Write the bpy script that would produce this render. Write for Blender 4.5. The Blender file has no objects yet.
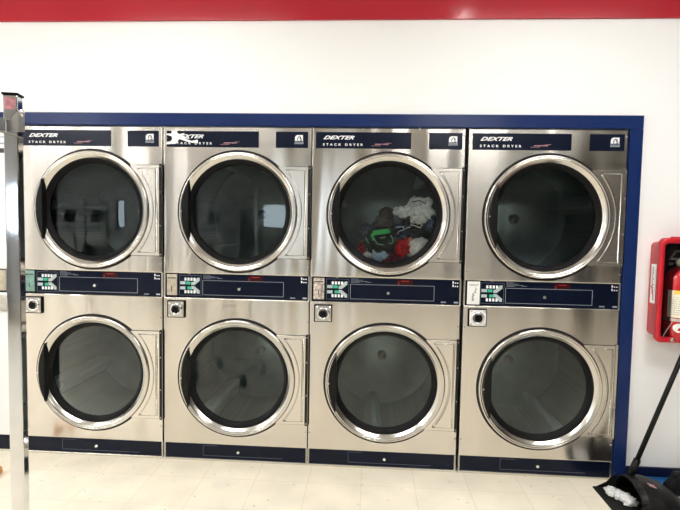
import bpy, bmesh, math, random
from mathutils import Vector, Matrix, noise
random.seed(7)
PI = math.pi
C = bpy.context.scene.collection
sc = bpy.context.scene

# ------------------------------------------------------------------ materials
def nt_new(name):
    m = bpy.data.materials.new(name); m.use_nodes = True
    return m, m.node_tree, m.node_tree.nodes['Principled BSDF']

def mat(name, col, rough=0.5, metal=0.0, spec=0.5, var=0.0, scale=8.0, bump=0.0, bscale=40.0, coat=0.0, emit=None, estr=0.0):
    m, nt, b = nt_new(name)
    b.inputs['Base Color'].default_value = (*col, 1)
    b.inputs['Roughness'].default_value = rough
    b.inputs['Metallic'].default_value = metal
    b.inputs['Specular IOR Level'].default_value = spec
    b.inputs['Coat Weight'].default_value = coat
    b.inputs['Coat Roughness'].default_value = 0.05
    tc = nt.nodes.new('ShaderNodeTexCoord')
    if var > 0:
        n = nt.nodes.new('ShaderNodeTexNoise'); n.inputs['Scale'].default_value = scale; n.inputs['Detail'].default_value = 4
        nt.links.new(tc.outputs['Object'], n.inputs['Vector'])
        r = nt.nodes.new('ShaderNodeMapRange'); r.inputs['From Min'].default_value = 0.3; r.inputs['From Max'].default_value = 0.7
        r.inputs['To Min'].default_value = 1 - var; r.inputs['To Max'].default_value = 1 + var
        nt.links.new(n.outputs['Fac'], r.inputs['Value'])
        v = nt.nodes.new('ShaderNodeVectorMath'); v.operation = 'SCALE'; v.inputs[0].default_value = col
        nt.links.new(r.outputs['Result'], v.inputs['Scale']); nt.links.new(v.outputs['Vector'], b.inputs['Base Color'])
    if bump > 0:
        n2 = nt.nodes.new('ShaderNodeTexNoise'); n2.inputs['Scale'].default_value = bscale; n2.inputs['Detail'].default_value = 3
        nt.links.new(tc.outputs['Object'], n2.inputs['Vector'])
        bp = nt.nodes.new('ShaderNodeBump'); bp.inputs['Strength'].default_value = bump; bp.inputs['Distance'].default_value = 0.01
        nt.links.new(n2.outputs['Fac'], bp.inputs['Height']); nt.links.new(bp.outputs['Normal'], b.inputs['Normal'])
    if emit:
        b.inputs['Emission Color'].default_value = (*emit, 1); b.inputs['Emission Strength'].default_value = estr
    return m

def brushed(name, col, rough, aniso, wave=0.25, wscale=(2.2, 2.2, 0.7), rot=0.25):
    m, nt, b = nt_new(name)
    b.inputs['Metallic'].default_value = 1
    b.inputs['Anisotropic'].default_value = aniso
    b.inputs['Anisotropic Rotation'].default_value = rot
    tg = nt.nodes.new('ShaderNodeTangent'); tg.direction_type = 'RADIAL'; tg.axis = 'Z'
    nt.links.new(tg.outputs['Tangent'], b.inputs['Tangent'])
    tc = nt.nodes.new('ShaderNodeTexCoord')
    mp = nt.nodes.new('ShaderNodeMapping'); mp.inputs['Scale'].default_value = (3, 3, 260)
    nt.links.new(tc.outputs['Object'], mp.inputs['Vector'])
    n = nt.nodes.new('ShaderNodeTexNoise'); n.inputs['Scale'].default_value = 1; n.inputs['Detail'].default_value = 2
    nt.links.new(mp.outputs['Vector'], n.inputs['Vector'])
    r = nt.nodes.new('ShaderNodeMapRange'); r.inputs['To Min'].default_value = rough * 0.85; r.inputs['To Max'].default_value = rough * 1.15
    nt.links.new(n.outputs['Fac'], r.inputs['Value']); nt.links.new(r.outputs['Result'], b.inputs['Roughness'])
    r2 = nt.nodes.new('ShaderNodeMapRange'); r2.inputs['To Min'].default_value = 0.96; r2.inputs['To Max'].default_value = 1.04
    nt.links.new(n.outputs['Fac'], r2.inputs['Value'])
    v = nt.nodes.new('ShaderNodeVectorMath'); v.operation = 'SCALE'; v.inputs[0].default_value = col
    nt.links.new(r2.outputs['Result'], v.inputs['Scale']); nt.links.new(v.outputs['Vector'], b.inputs['Base Color'])
    # the sheets are not dead flat: long shallow waves
    mp2 = nt.nodes.new('ShaderNodeMapping'); mp2.inputs['Scale'].default_value = wscale
    gm = nt.nodes.new('ShaderNodeNewGeometry')
    nt.links.new(gm.outputs['Position'], mp2.inputs['Vector'])
    n2 = nt.nodes.new('ShaderNodeTexNoise'); n2.inputs['Scale'].default_value = 1; n2.inputs['Detail'].default_value = 1
    nt.links.new(mp2.outputs['Vector'], n2.inputs['Vector'])
    bp = nt.nodes.new('ShaderNodeBump'); bp.inputs['Strength'].default_value = wave; bp.inputs['Distance'].default_value = 0.05
    nt.links.new(n2.outputs['Fac'], bp.inputs['Height']); nt.links.new(bp.outputs['Normal'], b.inputs['Normal'])
    return m

def glass_mat(name, tint, k=2.0):
    m = bpy.data.materials.new(name); m.use_nodes = True
    nt = m.node_tree; nt.nodes.clear()
    o = nt.nodes.new('ShaderNodeOutputMaterial'); mx = nt.nodes.new('ShaderNodeMixShader')
    t = nt.nodes.new('ShaderNodeBsdfTransparent'); t.inputs['Color'].default_value = (*tint, 1)
    g = nt.nodes.new('ShaderNodeBsdfGlossy'); g.inputs['Roughness'].default_value = 0.012; g.inputs['Color'].default_value = (.90, .98, 1, 1)
    f = nt.nodes.new('ShaderNodeFresnel'); f.inputs['IOR'].default_value = 1.5
    mu = nt.nodes.new('ShaderNodeMath'); mu.operation = 'MULTIPLY'; mu.inputs[1].default_value = k; mu.use_clamp = True
    nt.links.new(f.outputs['Fac'], mu.inputs[0]); nt.links.new(mu.outputs['Value'], mx.inputs['Fac'])
    nt.links.new(t.outputs['BSDF'], mx.inputs[1]); nt.links.new(g.outputs['BSDF'], mx.inputs[2])
    nt.links.new(mx.outputs['Shader'], o.inputs['Surface'])
    return m

def floor_mat():
    m, nt, b = nt_new('vinyl_tile')
    tc = nt.nodes.new('ShaderNodeNewGeometry')
    mp = nt.nodes.new('ShaderNodeMapping'); mp.inputs['Location'].default_value = (-2.705 + 0.27 * 20, 0.18 + 0.27 * 60, 0)
    nt.links.new(tc.outputs['Position'], mp.inputs['Vector'])
    br = nt.nodes.new('ShaderNodeTexBrick'); br.offset = 0; br.squash = 1
    br.inputs['Scale'].default_value = 1; br.inputs['Brick Width'].default_value = 0.27; br.inputs['Row Height'].default_value = 0.27
    br.inputs['Mortar Size'].default_value = 0.0012; br.inputs['Mortar Smooth'].default_value = 0.3
    br.inputs['Color1'].default_value = (0.87, 0.80, 0.655, 1); br.inputs['Color2'].default_value = (0.85, 0.78, 0.635, 1)
    br.inputs['Mortar'].default_value = (0.66, 0.58, 0.45, 1)
    nt.links.new(mp.outputs['Vector'], br.inputs['Vector'])
    n = nt.nodes.new('ShaderNodeTexNoise'); n.inputs['Scale'].default_value = 5; n.inputs['Detail'].default_value = 6
    nt.links.new(tc.outputs['Position'], n.inputs['Vector'])
    r = nt.nodes.new('ShaderNodeMapRange'); r.inputs['From Min'].default_value = 0.3; r.inputs['From Max'].default_value = 0.7; r.inputs['To Min'].default_value = 0.9; r.inputs['To Max'].default_value = 1.05
    nt.links.new(n.outputs['Fac'], r.inputs['Value'])
    sp = nt.nodes.new('ShaderNodeTexVoronoi'); sp.inputs['Scale'].default_value = 16
    nt.links.new(tc.outputs['Position'], sp.inputs['Vector'])
    r2 = nt.nodes.new('ShaderNodeMapRange'); r2.inputs['From Min'].default_value = 0.05; r2.inputs['From Max'].default_value = 0.11; r2.inputs['To Min'].default_value = 0.62; r2.inputs['To Max'].default_value = 1.0
    nt.links.new(sp.outputs['Distance'], r2.inputs['Value'])
    mu = nt.nodes.new('ShaderNodeMath'); mu.operation = 'MULTIPLY'
    nt.links.new(r.outputs['Result'], mu.inputs[0]); nt.links.new(r2.outputs['Result'], mu.inputs[1])
    v = nt.nodes.new('ShaderNodeVectorMath'); v.operation = 'SCALE'
    nt.links.new(br.outputs['Color'], v.inputs[0]); nt.links.new(mu.outputs['Value'], v.inputs['Scale'])
    nt.links.new(v.outputs['Vector'], b.inputs['Base Color'])
    b.inputs['Roughness'].default_value = 0.32
    return m

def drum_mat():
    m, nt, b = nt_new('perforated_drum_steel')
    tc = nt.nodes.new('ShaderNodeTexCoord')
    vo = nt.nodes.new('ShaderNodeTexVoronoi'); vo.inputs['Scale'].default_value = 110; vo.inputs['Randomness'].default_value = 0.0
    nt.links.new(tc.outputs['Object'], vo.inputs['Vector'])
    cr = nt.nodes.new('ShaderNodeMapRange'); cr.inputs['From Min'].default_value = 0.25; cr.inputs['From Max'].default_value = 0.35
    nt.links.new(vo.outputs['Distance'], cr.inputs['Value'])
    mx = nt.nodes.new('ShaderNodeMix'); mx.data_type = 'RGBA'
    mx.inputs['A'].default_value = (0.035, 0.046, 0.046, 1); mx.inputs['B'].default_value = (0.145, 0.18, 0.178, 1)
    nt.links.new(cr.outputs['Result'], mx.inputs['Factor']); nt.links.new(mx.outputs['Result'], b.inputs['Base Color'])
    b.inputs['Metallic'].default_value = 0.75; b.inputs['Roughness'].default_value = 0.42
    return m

M = {}
M['steel'] = brushed('brushed_stainless_steel', (0.70, 0.668, 0.62), 0.20, 0.75, 0.6, (4.5, 4.5, .45))
M['ring'] = brushed('polished_door_steel', (0.64, 0.62, 0.585), 0.19, 0.3, 0.0)
M['hinge'] = brushed('hinge_cover_steel', (0.74, 0.707, 0.656), 0.24, 0.6, 0.2)
M['chrome'] = mat('chrome_plate', (0.80, 0.81, 0.83), 0.07, 1.0)
M['dullmetal'] = mat('dull_zinc', (0.55, 0.53, 0.50), 0.35, 1.0, var=0.12, scale=60)
M['sidepaint'] = mat('grey_cabinet_paint', (0.30, 0.30, 0.31), 0.5, var=0.04)
M['navy'] = mat('navy_panel_film', (0.0038, 0.0068, 0.0185), 0.14, spec=0.2, var=0.08, scale=5)
M['navyplate'] = mat('navy_name_plate_film', (0.0050, 0.0085, 0.0220), 0.2, spec=0.25)
M['black'] = mat('black_rubber', (0.006, 0.006, 0.0065), 0.5, spec=0.12, var=0.1, scale=30)
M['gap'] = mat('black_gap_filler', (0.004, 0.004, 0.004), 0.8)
M['handle'] = mat('black_handle_plastic', (0.006, 0.006, 0.0065), 0.35, spec=0.2, bump=0.1, bscale=200)
M['drum'] = drum_mat()
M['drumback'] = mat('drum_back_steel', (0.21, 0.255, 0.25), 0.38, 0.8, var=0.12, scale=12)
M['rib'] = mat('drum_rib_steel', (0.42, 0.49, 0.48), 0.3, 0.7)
M['white'] = mat('white_print', (0.85, 0.87, 0.9), 0.5)
M['greyprint'] = mat('grey_print', (0.34, 0.38, 0.45), 0.5)
M['dimline'] = mat('dim_grey_print_line', (0.10, 0.13, 0.19), 0.4)
M['redprint'] = mat('red_pink_print', (0.72, 0.38, 0.42), 0.5)
M['key'] = mat('pale_keypad_print', (0.42, 0.50, 0.50), 0.4)
M['green'] = mat('green_keypad_print', (0.03, 0.42, 0.27), 0.4)
M['reddisplay'] = mat('red_display_window', (0.035, 0.005, 0.007), 0.2, spec=0.3, emit=(1.0, 0.05, 0.04), estr=0.006)
M['redled'] = mat('red_display_digits', (0.5, 0.02, 0.02), 0.3, emit=(1.0, 0.08, 0.05), estr=0.12)
M['coin'] = mat('coin_plate_metal', (0.52, 0.47, 0.39), 0.38, 0.7, var=0.25, scale=35)
M['coinworn'] = mat('worn_sticker_coin_plate', (0.55, 0.48, 0.42), 0.4, 0.3, var=0.65, scale=55)
M['cointeal'] = mat('teal_tinted_coin_plate', (0.22, 0.38, 0.34), 0.35, 0.4, var=0.3, scale=40)  # teal reflection painted into the plate's colour
M['paper'] = mat('white_paper', (0.88, 0.88, 0.86), 0.7, var=0.03)
M['ink'] = mat('dark_ink', (0.05, 0.045, 0.05), 0.6)
M['wall'] = mat('white_wall_paint', (0.89, 0.895, 0.90), 0.45, var=0.012, scale=1.4, bump=0.03, bscale=120)
M['ceil'] = mat('white_ceiling_tile', (0.62, 0.62, 0.61), 0.85, var=0.03, scale=30)
M['redband'] = mat('glossy_red_paint', (0.46, 0.017, 0.034), 0.16, spec=0.4, var=0.03, scale=2, bump=0.02, bscale=15)
M['blue'] = mat('glossy_blue_trim_paint', (0.009, 0.024, 0.105), 0.2, spec=0.25, var=0.08, scale=3, bump=0.03, bscale=12)
M['basenavy'] = mat('navy_vinyl_baseboard', (0.004, 0.008, 0.034), 0.35, spec=0.25, var=0.05)
M['greywall'] = mat('grey_wall_paint', (0.62, 0.63, 0.64), 0.6, var=0.05, scale=1)
M['darkwall'] = mat('dark_brown_panel_wall', (0.10, 0.085, 0.07), 0.5, var=0.2, scale=2)
M['floor'] = floor_mat()
M['glass'] = glass_mat('dark_door_glass', (0.94, 0.985, 0.98), 1.3)
M['winglass'] = glass_mat('window_glass', (0.93, 0.95, 0.96), 1.0)
M['cover'] = glass_mat('clear_cabinet_cover', (0.93, 0.93, 0.93), 1.0)
M['enamel'] = mat('white_enamel', (0.84, 0.85, 0.86), 0.25, var=0.015)
M['red'] = mat('red_cabinet_plastic', (0.52, 0.010, 0.022), 0.28, spec=0.5, var=0.06, scale=14)
M['redtank'] = mat('red_tank_enamel', (0.55, 0.014, 0.022), 0.18, coat=0.5)
M['label'] = mat('cream_label', (0.80, 0.74, 0.60), 0.55)
M['yellow'] = mat('yellow_label_band', (0.85, 0.60, 0.06), 0.55)
M['darkin'] = mat('dark_cabinet_inside', (0.045, 0.018, 0.020), 0.6)
M['blackpl'] = mat('black_scuffed_plastic', (0.007, 0.007, 0.007), 0.42, spec=0.2, var=0.3, scale=25, bump=0.15, bscale=60)
M['bristle'] = mat('black_bristle', (0.008, 0.008, 0.009), 0.5, spec=0.2, var=0.4, scale=80)
M['bluepl'] = mat('blue_plastic', (0.020, 0.13, 0.33), 0.4, var=0.08)
M['lint'] = mat('white_grey_lint', (0.72, 0.72, 0.72), 0.95, var=0.15, scale=60, bump=0.8, bscale=90)
M['orange'] = mat('orange_plastic', (0.75, 0.30, 0.07), 0.4)
M['pink'] = mat('faded_pink_sticker', (0.62, 0.28, 0.32), 0.45, var=0.4, scale=70)
M['diff'] = mat('lit_diffuser', (0.9, 0.9, 0.9), 0.6, emit=(1.0, 0.99, 0.975), estr=13.5)
M['frame'] = mat('white_metal_frame', (0.8, 0.8, 0.8), 0.4)
M['alu'] = mat('dark_window_frame', (0.08, 0.08, 0.085), 0.35, 0.6)

# ------------------------------------------------------------------ mesh helpers
def link(name, bm, m, parent=None, loc=None, smooth=False, recalc=True):
    if recalc: bmesh.ops.recalc_face_normals(bm, faces=bm.faces)
    me = bpy.data.meshes.new(name); bm.to_mesh(me); bm.free()
    if m: me.materials.append(m)
    if smooth:
        for p in me.polygons: p.use_smooth = True
    o = bpy.data.objects.new(name, me); C.objects.link(o)
    if parent: o.parent = parent
    if loc: o.location = loc
    return o

def empty(name, label=None, cat=None, loc=(0, 0, 0), group=None, rz=0):
    o = bpy.data.objects.new(name, None); C.objects.link(o); o.location = loc; o.rotation_euler = (0, 0, rz)
    o.empty_display_size = 0.05
    if label: o['label'] = label; o['category'] = cat
    if group: o['group'] = group
    return o

def tag(o, label, cat, group=None, kind=None):
    o['label'] = label; o['category'] = cat
    if group: o['group'] = group
    if kind: o['kind'] = kind
    return o

def struct(o):
    o['kind'] = 'structure'; return o

def box(bm, x0, x1, y0, y1, z0, z1, bev=0.0, seg=2):
    r = bmesh.ops.create_cube(bm, size=1)
    vs = r['verts']
    for v in vs:
        v.co = Vector(((x0 + x1) / 2 + v.co.x * (x1 - x0), (y0 + y1) / 2 + v.co.y * (y1 - y0), (z0 + z1) / 2 + v.co.z * (z1 - z0)))
    if bev > 0:
        es = list({e for v in vs for e in v.link_edges})
        bmesh.ops.bevel(bm, geom=es, offset=bev, segments=seg, profile=0.5, affect='EDGES')
    return bm

def B(*a, **k):
    return box(bmesh.new(), *a, **k)

def tube(bm, pts, r, n=8, caps=True, closed=False):
    pts = [Vector(p) for p in pts]; rings = []
    rad = r if isinstance(r, (list, tuple)) else [r] * len(pts)
    prev = None
    L = len(pts)
    for i, p in enumerate(pts):
        if closed: d = (pts[(i + 1) % L] - pts[i - 1]).normalized()
        elif i == 0: d = (pts[1] - p).normalized()
        elif i == L - 1: d = (p - pts[i - 1]).normalized()
        else: d = (pts[i + 1] - pts[i - 1]).normalized()
        if prev is None:
            a = Vector((0, 0, 1)) if abs(d.z) < 0.9 else Vector((0, 1, 0))
            u = d.cross(a).normalized()
        else:
            u = (prev - d * prev.dot(d)).normalized()
        w = d.cross(u); prev = u
        rings.append([bm.verts.new(p + (u * math.cos(2 * PI * k / n) + w * math.sin(2 * PI * k / n)) * rad[i]) for k in range(n)])
    m = L if closed else L - 1
    for i in range(m):
        a, b = rings[i], rings[(i + 1) % L]
        for k in range(n):
            bm.faces.new((a[k], a[(k + 1) % n], b[(k + 1) % n], b[k]))
    if caps and not closed:
        bm.faces.new(rings[0][::-1]); bm.faces.new(rings[-1])
    return bm

def lathe_y(bm, prof, cx, cz, n=96, closed=False, capend=False):
    """surface of revolution about the y axis through (cx, cz); prof = [(r, y)]"""
    rings = [[bm.verts.new((cx + r * math.cos(2 * PI * k / n), y, cz + r * math.sin(2 * PI * k / n))) for k in range(n)] for r, y in prof]
    L = len(rings)
    for i in range(L if closed else L - 1):
        a, b = rings[i], rings[(i + 1) % L]
        for k in range(n): bm.faces.new((a[k], a[(k + 1) % n], b[(k + 1) % n], b[k]))
    if capend: bm.faces.new(rings[-1])
    return bm

def lathe_z(bm, prof, cx, cy, n=48, cap0=True, cap1=True):
    rings = [[bm.verts.new((cx + r * math.cos(2 * PI * k / n), cy + r * math.sin(2 * PI * k / n), z)) for k in range(n)] for r, z in prof]
    for a, b in zip(rings, rings[1:]):
        for k in range(n): bm.faces.new((a[k], a[(k + 1) % n], b[(k + 1) % n], b[k]))
    if cap0: bm.faces.new(rings[0][::-1])
    if cap1: bm.faces.new(rings[-1])
    return bm

def prism(bm, poly, y0, y1, bev=0.0):
    """polygon in xz (list of (x,z)) extruded from y0 (front) to y1 (back)"""
    if bev > 0:
        c = Vector((sum(p[0] for p in poly) / len(poly), sum(p[1] for p in poly) / len(poly)))
        n = len(poly); ins = []
        for i in range(n):
            p = Vector(poly[i]); a = Vector(poly[i - 1]); b = Vector(poly[(i + 1) % n])
            e1 = (p - a).normalized(); e2 = (b - p).normalized()
            n1 = Vector((-e1.y, e1.x)); n2 = Vector((-e2.y, e2.x)); nn = (n1 + n2).normalized()
            if nn.dot(c - p) < 0: nn = -nn
            ins.append(p + nn * bev)
        f = [bm.verts.new((p[0], y0, p[1])) for p in ins]
        m = [bm.verts.new((p[0], y0 + bev, p[1])) for p in poly]
    else:
        f = [bm.verts.new((p[0], y0, p[1])) for p in poly]; m = None
    b = [bm.verts.new((p[0], y1, p[1])) for p in poly]
    n = len(poly)
    bm.faces.new(f); bm.faces.new(b[::-1])
    lays = [f, m, b] if m else [f, b]
    for a, c2 in zip(lays, lays[1:]):
        for k in range(n): bm.faces.new((a[k], a[(k + 1) % n], c2[(k + 1) % n], c2[k]))
    return bm

def holed_sheet(bm, x0, x1, z0, z1, cx, cz, R, y=0.0, bev=0.006, depth=0.02, n=96):
    """flat sheet with a round hole, rolled outer edges and a lip behind"""
    def rect(t, d):
        X0, X1, Z0, Z1 = x0 + d, x1 - d, z0 + d, z1 - d
        c, s = math.cos(t), math.sin(t)
        k = min(((X1 - cx) if c > 0 else (cx - X0)) / max(abs(c), 1e-9), ((Z1 - cz) if s > 0 else (cz - Z0)) / max(abs(s), 1e-9))
        return cx + c * k, cz + s * k
    angs = [2 * PI * k / n for k in range(n)]
    for px, pz in ((x1 - bev, z1 - bev), (x0 + bev, z1 - bev), (x0 + bev, z0 + bev), (x1 - bev, z0 + bev)):
        t = math.atan2(pz - cz, px - cx) % (2 * PI)
        i = min(range(len(angs)), key=lambda q: abs(((angs[q] - t + PI) % (2 * PI)) - PI)); angs[i] = t
    def outer(t, d):
        X, Z = rect(t, bev)
        ex = (X - (x0 + bev)) < 1e-5; e2 = (x1 - bev - X) < 1e-5; e3 = (Z - (z0 + bev)) < 1e-5; e4 = (z1 - bev - Z) < 1e-5
        return (X - (bev - d) * ex + (bev - d) * e2, Z - (bev - d) * e3 + (bev - d) * e4)
    hole2 = [bm.verts.new((cx + R * math.cos(t), y + depth, cz + R * math.sin(t))) for t in angs]
    hole = [bm.verts.new((cx + R * math.cos(t), y, cz + R * math.sin(t))) for t in angs]
    o1 = [bm.verts.new((outer(t, bev)[0], y, outer(t, bev)[1])) for t in angs]
    o2 = [bm.verts.new((outer(t, bev * .3)[0], y + bev * .3, outer(t, bev * .3)[1])) for t in angs]
    o3 = [bm.verts.new((outer(t, 0)[0], y + bev, outer(t, 0)[1])) for t in angs]
    o4 = [bm.verts.new((outer(t, 0)[0], y + depth, outer(t, 0)[1])) for t in angs]
    L = [hole2, hole, o1, o2, o3, o4]
    for a, b in zip(L, L[1:]):
        for k in range(n): bm.faces.new((a[k], a[(k + 1) % n], b[(k + 1) % n], b[k]))
    return bm

def stroke(bm, pts, w, y, t=0.0008):
    """flat printed line through xz points"""
    for (x0, z0), (x1, z1) in zip(pts, pts[1:]):
        d = Vector((x1 - x0, z1 - z0)); l = d.length
        if l < 1e-6: continue
        d /= l; nrm = Vector((-d.y, d.x)) * w / 2; e = d * w / 2
        q = [(x0 - e.x + nrm.x, z0 - e.y + nrm.y), (x0 - e.x - nrm.x, z0 - e.y - nrm.y), (x1 + e.x - nrm.x, z1 + e.y - nrm.y), (x1 + e.x + nrm.x, z1 + e.y + nrm.y)]
        prism(bm, q, y - t, y)
    return bm

def text_bm(s, x0, x1, z0, z1, y, shear=0.0, offset=0.0, spacing=1.0, thick=0.0006, rot=0):
    """lettering fitted in a rectangle on a plane facing -y"""
    cu = bpy.data.curves.new('lettering', 'FONT'); cu.body = s; cu.shear = shear; cu.offset = offset
    cu.space_character = spacing; cu.extrude = 0.02; cu.resolution_u = 3
    ob = bpy.data.objects.new('lettering', cu); C.objects.link(ob)
    bpy.context.view_layer.update()
    dg = bpy.context.evaluated_depsgraph_get()
    me = bpy.data.meshes.new_from_object(ob.evaluated_get(dg))
    bpy.data.objects.remove(ob); bpy.data.curves.remove(cu)
    bm = bmesh.new(); bm.from_mesh(me); bpy.data.meshes.remove(me)
    if rot:
        for v in bm.verts: v.co = Vector((-v.co.y, v.co.x, v.co.z)) if rot > 0 else Vector((v.co.y, -v.co.x, v.co.z))
    xs = [v.co.x for v in bm.verts]; zs = [v.co.y for v in bm.verts]; hs = [v.co.z for v in bm.verts]
    ax, bx, az, bz, ah, bh = min(xs), max(xs), min(zs), max(zs), min(hs), max(hs)
    for v in bm.verts:
        X = x0 + (v.co.x - ax) / (bx - ax) * (x1 - x0); Z = z0 + (v.co.y - az) / (bz - az) * (z1 - z0)
        Y = y - thick * (v.co.z - ah) / max(bh - ah, 1e-6)
        v.co = Vector((X, Y, Z))
    return bm

def join(bm, other):
    me = bpy.data.meshes.new('t'); other.to_mesh(me); other.free(); bm.from_mesh(me); bpy.data.meshes.remove(me); return bm

def copy_tree(o, parent=None):
    c = o.copy(); C.objects.link(c); c.parent = parent
    for ch in [q for q in bpy.data.objects if q.parent is o]: copy_tree(ch, c)
    return c

# ------------------------------------------------------------------ the setting
XL, XR, YB, ZC = -6.2, 6.2, -9.0, 2.80
struct(link('floor', B(XL, XR, YB, 1.1, -0.1, 0.0), M['floor']))
struct(link('ceiling', B(XL, XR, YB, 1.1, ZC, ZC + 0.1), M['ceil']))
b = bmesh.new()
box(b, XL, -0.90, 0.01, 0.11, 0, 1.84); box(b, XL, XR, 0.01, 0.11, 1.84, 2.362); box(b, 3.235, XR, 0.01, 0.11, 0, 1.84)
struct(link('wall_back', b, M['wall']))
struct(link('trim_1', B(XL, XR, -0.004, 0.11, 2.362, ZC), M['redband']))         # red band
b = bmesh.new()
box(b, -0.92, 3.268, -0.008, 0.012, 1.8165, 1.883, 0.003); box(b, 3.205, 3.268, -0.008, 0.012, 0.0, 1.8165, 0.002); box(b, -0.92, -0.872, -0.008, 0.012, 0.0, 1.8165, 0.002)
struct(link('trim_2', b, M['blue']))                                              # blue surround
struct(link('baseboard_right', B(3.269, XR - .01, -0.004, 0.012, 0.0, 0.078, 0.003), M['basenavy']))
struct(link('baseboard_left', B(XL + .01, -0.921, -0.004, 0.012, 0.0, 0.078, 0.003), M['basenavy']))
struct(link('wall_left', B(XL - 0.1, XL, YB, 1.1, 0, ZC), M['wall']))
struct(link('wall_right', B(XR, XR + 0.1, YB, 1.1, 0, ZC), M['darkwall']))
struct(link('wall_partition', B(4.5, XR, YB + .001, YB + .10, 0, ZC), M['darkwall']))  # unseen dark panel added to darken the right dryer's reflections
struct(link('wall_recess', B(XL, XR, 1.0, 1.1, 0, ZC), M['sidepaint']))
# front wall with openings
def wall_openings(name, y0, y1, ops, m):
    b = bmesh.new(); x = XL
    for (a, c, z0, z1) in sorted(ops):
        box(b, x, a, y0, y1, 0, ZC); box(b, a, c, y0, y1, 0, z0) if z0 > 0 else None; box(b, a, c, y0, y1, z1, ZC); x = c
    box(b, x, XR, y0, y1, 0, ZC)
    return struct(link(name, b, m))
OPS = [(-3.9, -3.6, 1.0, 1.9), (-0.45, 0.45, 1.08, 1.85)]
wall_openings('wall_front', YB - 0.12, YB, OPS, M['greywall'])
for i, (a, c, z0, z1) in enumerate(OPS):
    w = struct(link('window_%d' % (i + 1), B(a, c, YB - 0.07, YB - 0.062, z0, z1), M['winglass']))
    b = bmesh.new(); t = 0.05
    box(b, a, c, YB - .09, YB - .04, z0, z0 + t); box(b, a, c, YB - .09, YB - .04, z1 - t, z1)
    for q in ([a, c - t] if c - a < 1.5 else [a, (a + c) / 2, c - t]): box(b, q, q + t, YB - .09, YB - .04, z0 + t, z1 - t)
    link('window_frame', b, M['alu'], w)
# ceiling lights
def ceiling_light(x, y, lab):
    t = empty('ceiling_light', lab, 'ceiling light', (x, y, ZC), 'fluorescent ceiling panels')
    b = bmesh.new()
    for a in ((-.62, .62, -.32, -.29), (-.62, .62, .29, .32), (-.62, -.59, -.29, .29), (.59, .62, -.29, .29)): box(b, *a, -0.035, 0)
    link('light_frame', b, M['frame'], t); link('diffuser', B(-.59, .59, -.29, .29, -.03, -.005), M['diff'], t)
    return t
cl0 = None
LX = [(-4.6, -1.5), (-2.0, -1.5), (0.6, -1.5), (3.2, -1.5), (-2.4, -4.4), (3.0, -4.4), (-5.2, -4.4), (-3.0, -7.2), (-5.2, -7.2)]  # far-left panels added to brighten the left dryers' steel
for i, (x, y) in enumerate(LX):
    if cl0 is None: o = cl0 = ceiling_light(x, y, 'x')
    else: o = copy_tree(cl0); o.location = (x, y, ZC)
    o['label'] = 'white fluorescent ceiling panel over the laundromat floor behind the viewer'

dl = empty('downlight', 'small round ceiling downlight close to the dryers mirrored in the red band', 'ceiling light', (2.54, -1.08, ZC))
b = bmesh.new(); lathe_z(b, [(.07, -.001), (.07, -.008), (.05, -.012), (.05, -.002)], 0, 0, 32, False, False); link('light_frame', b, M['frame'], dl)
b = bmesh.new(); lathe_z(b, [(.05, -.006), (.05, -.004)], 0, 0, 32); link('diffuser', b, mat('downlight_lens', (.9, .9, .9), .5, emit=(1, .97, .92), estr=45), dl)
# ------------------------------------------------------------------ stack dryer
W = 0.794; ZH, P1, P0, K1, K0 = 1.8146, 1.0308, 0.9017, 0.0945, 0.014
CX = 0.409; CZ = (1.366, 0.470)
dry = empty('stack_dryer')
# cabinet body: shell without front, flange behind the sheets
b = bmesh.new()
x0, x1 = 0.003, 0.797
box(b, x0, x0 + .006, .022, .93, 0.02, ZH - .002); box(b, x1 - .006, x1, .022, .93, 0.02, ZH - .002)
box(b, x0 + .006, x1 - .006, .92, .93, 0.02, ZH - .002); box(b, x0 + .006, x1 - .006, .022, .92, ZH - .008, ZH - .002)
box(b, x0 + .006, x1 - .006, .022, .92, 0.02, .026); box(b, x0 + .006, x1 - .006, .022, .92, .955, .965)
for fx in (.05, .72):
    for fy in (.08, .85): box(b, fx, fx + .04, fy, fy + .04, 0, .02)
cab = link('cabinet', b, M['sidepaint'], dry)
o = link('front_sheet', holed_sheet(bmesh.new(), x0, x1, P1, ZH, CX, CZ[0], .292), M['steel'], dry); 
o = link('front_sheet', holed_sheet(bmesh.new(), x0, x1, K1, P0, CX, CZ[1], .292), M['steel'], dry)
# recessed steel rails either side of the dark panels
for a, c in ((x0, x0 + .008), (x1 - .008, x1)):
    for q0, q1 in ((P0, P1), (K0, K1)): link('side_rail', B(a, c, .004, .022, q0, q1), M['dullmetal'], dry)
link('bottom_rail', B(x0, x1, .0, .022, 0.001, K0, .003), M['hinge'], dry)

def arc_pts(R, a0, a1, n, cx, cz):
    return [(cx + R * math.cos(a0 + (a1 - a0) * k / n), cz + R * math.sin(a0 + (a1 - a0) * k / n)) for k in range(n + 1)]

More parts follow.
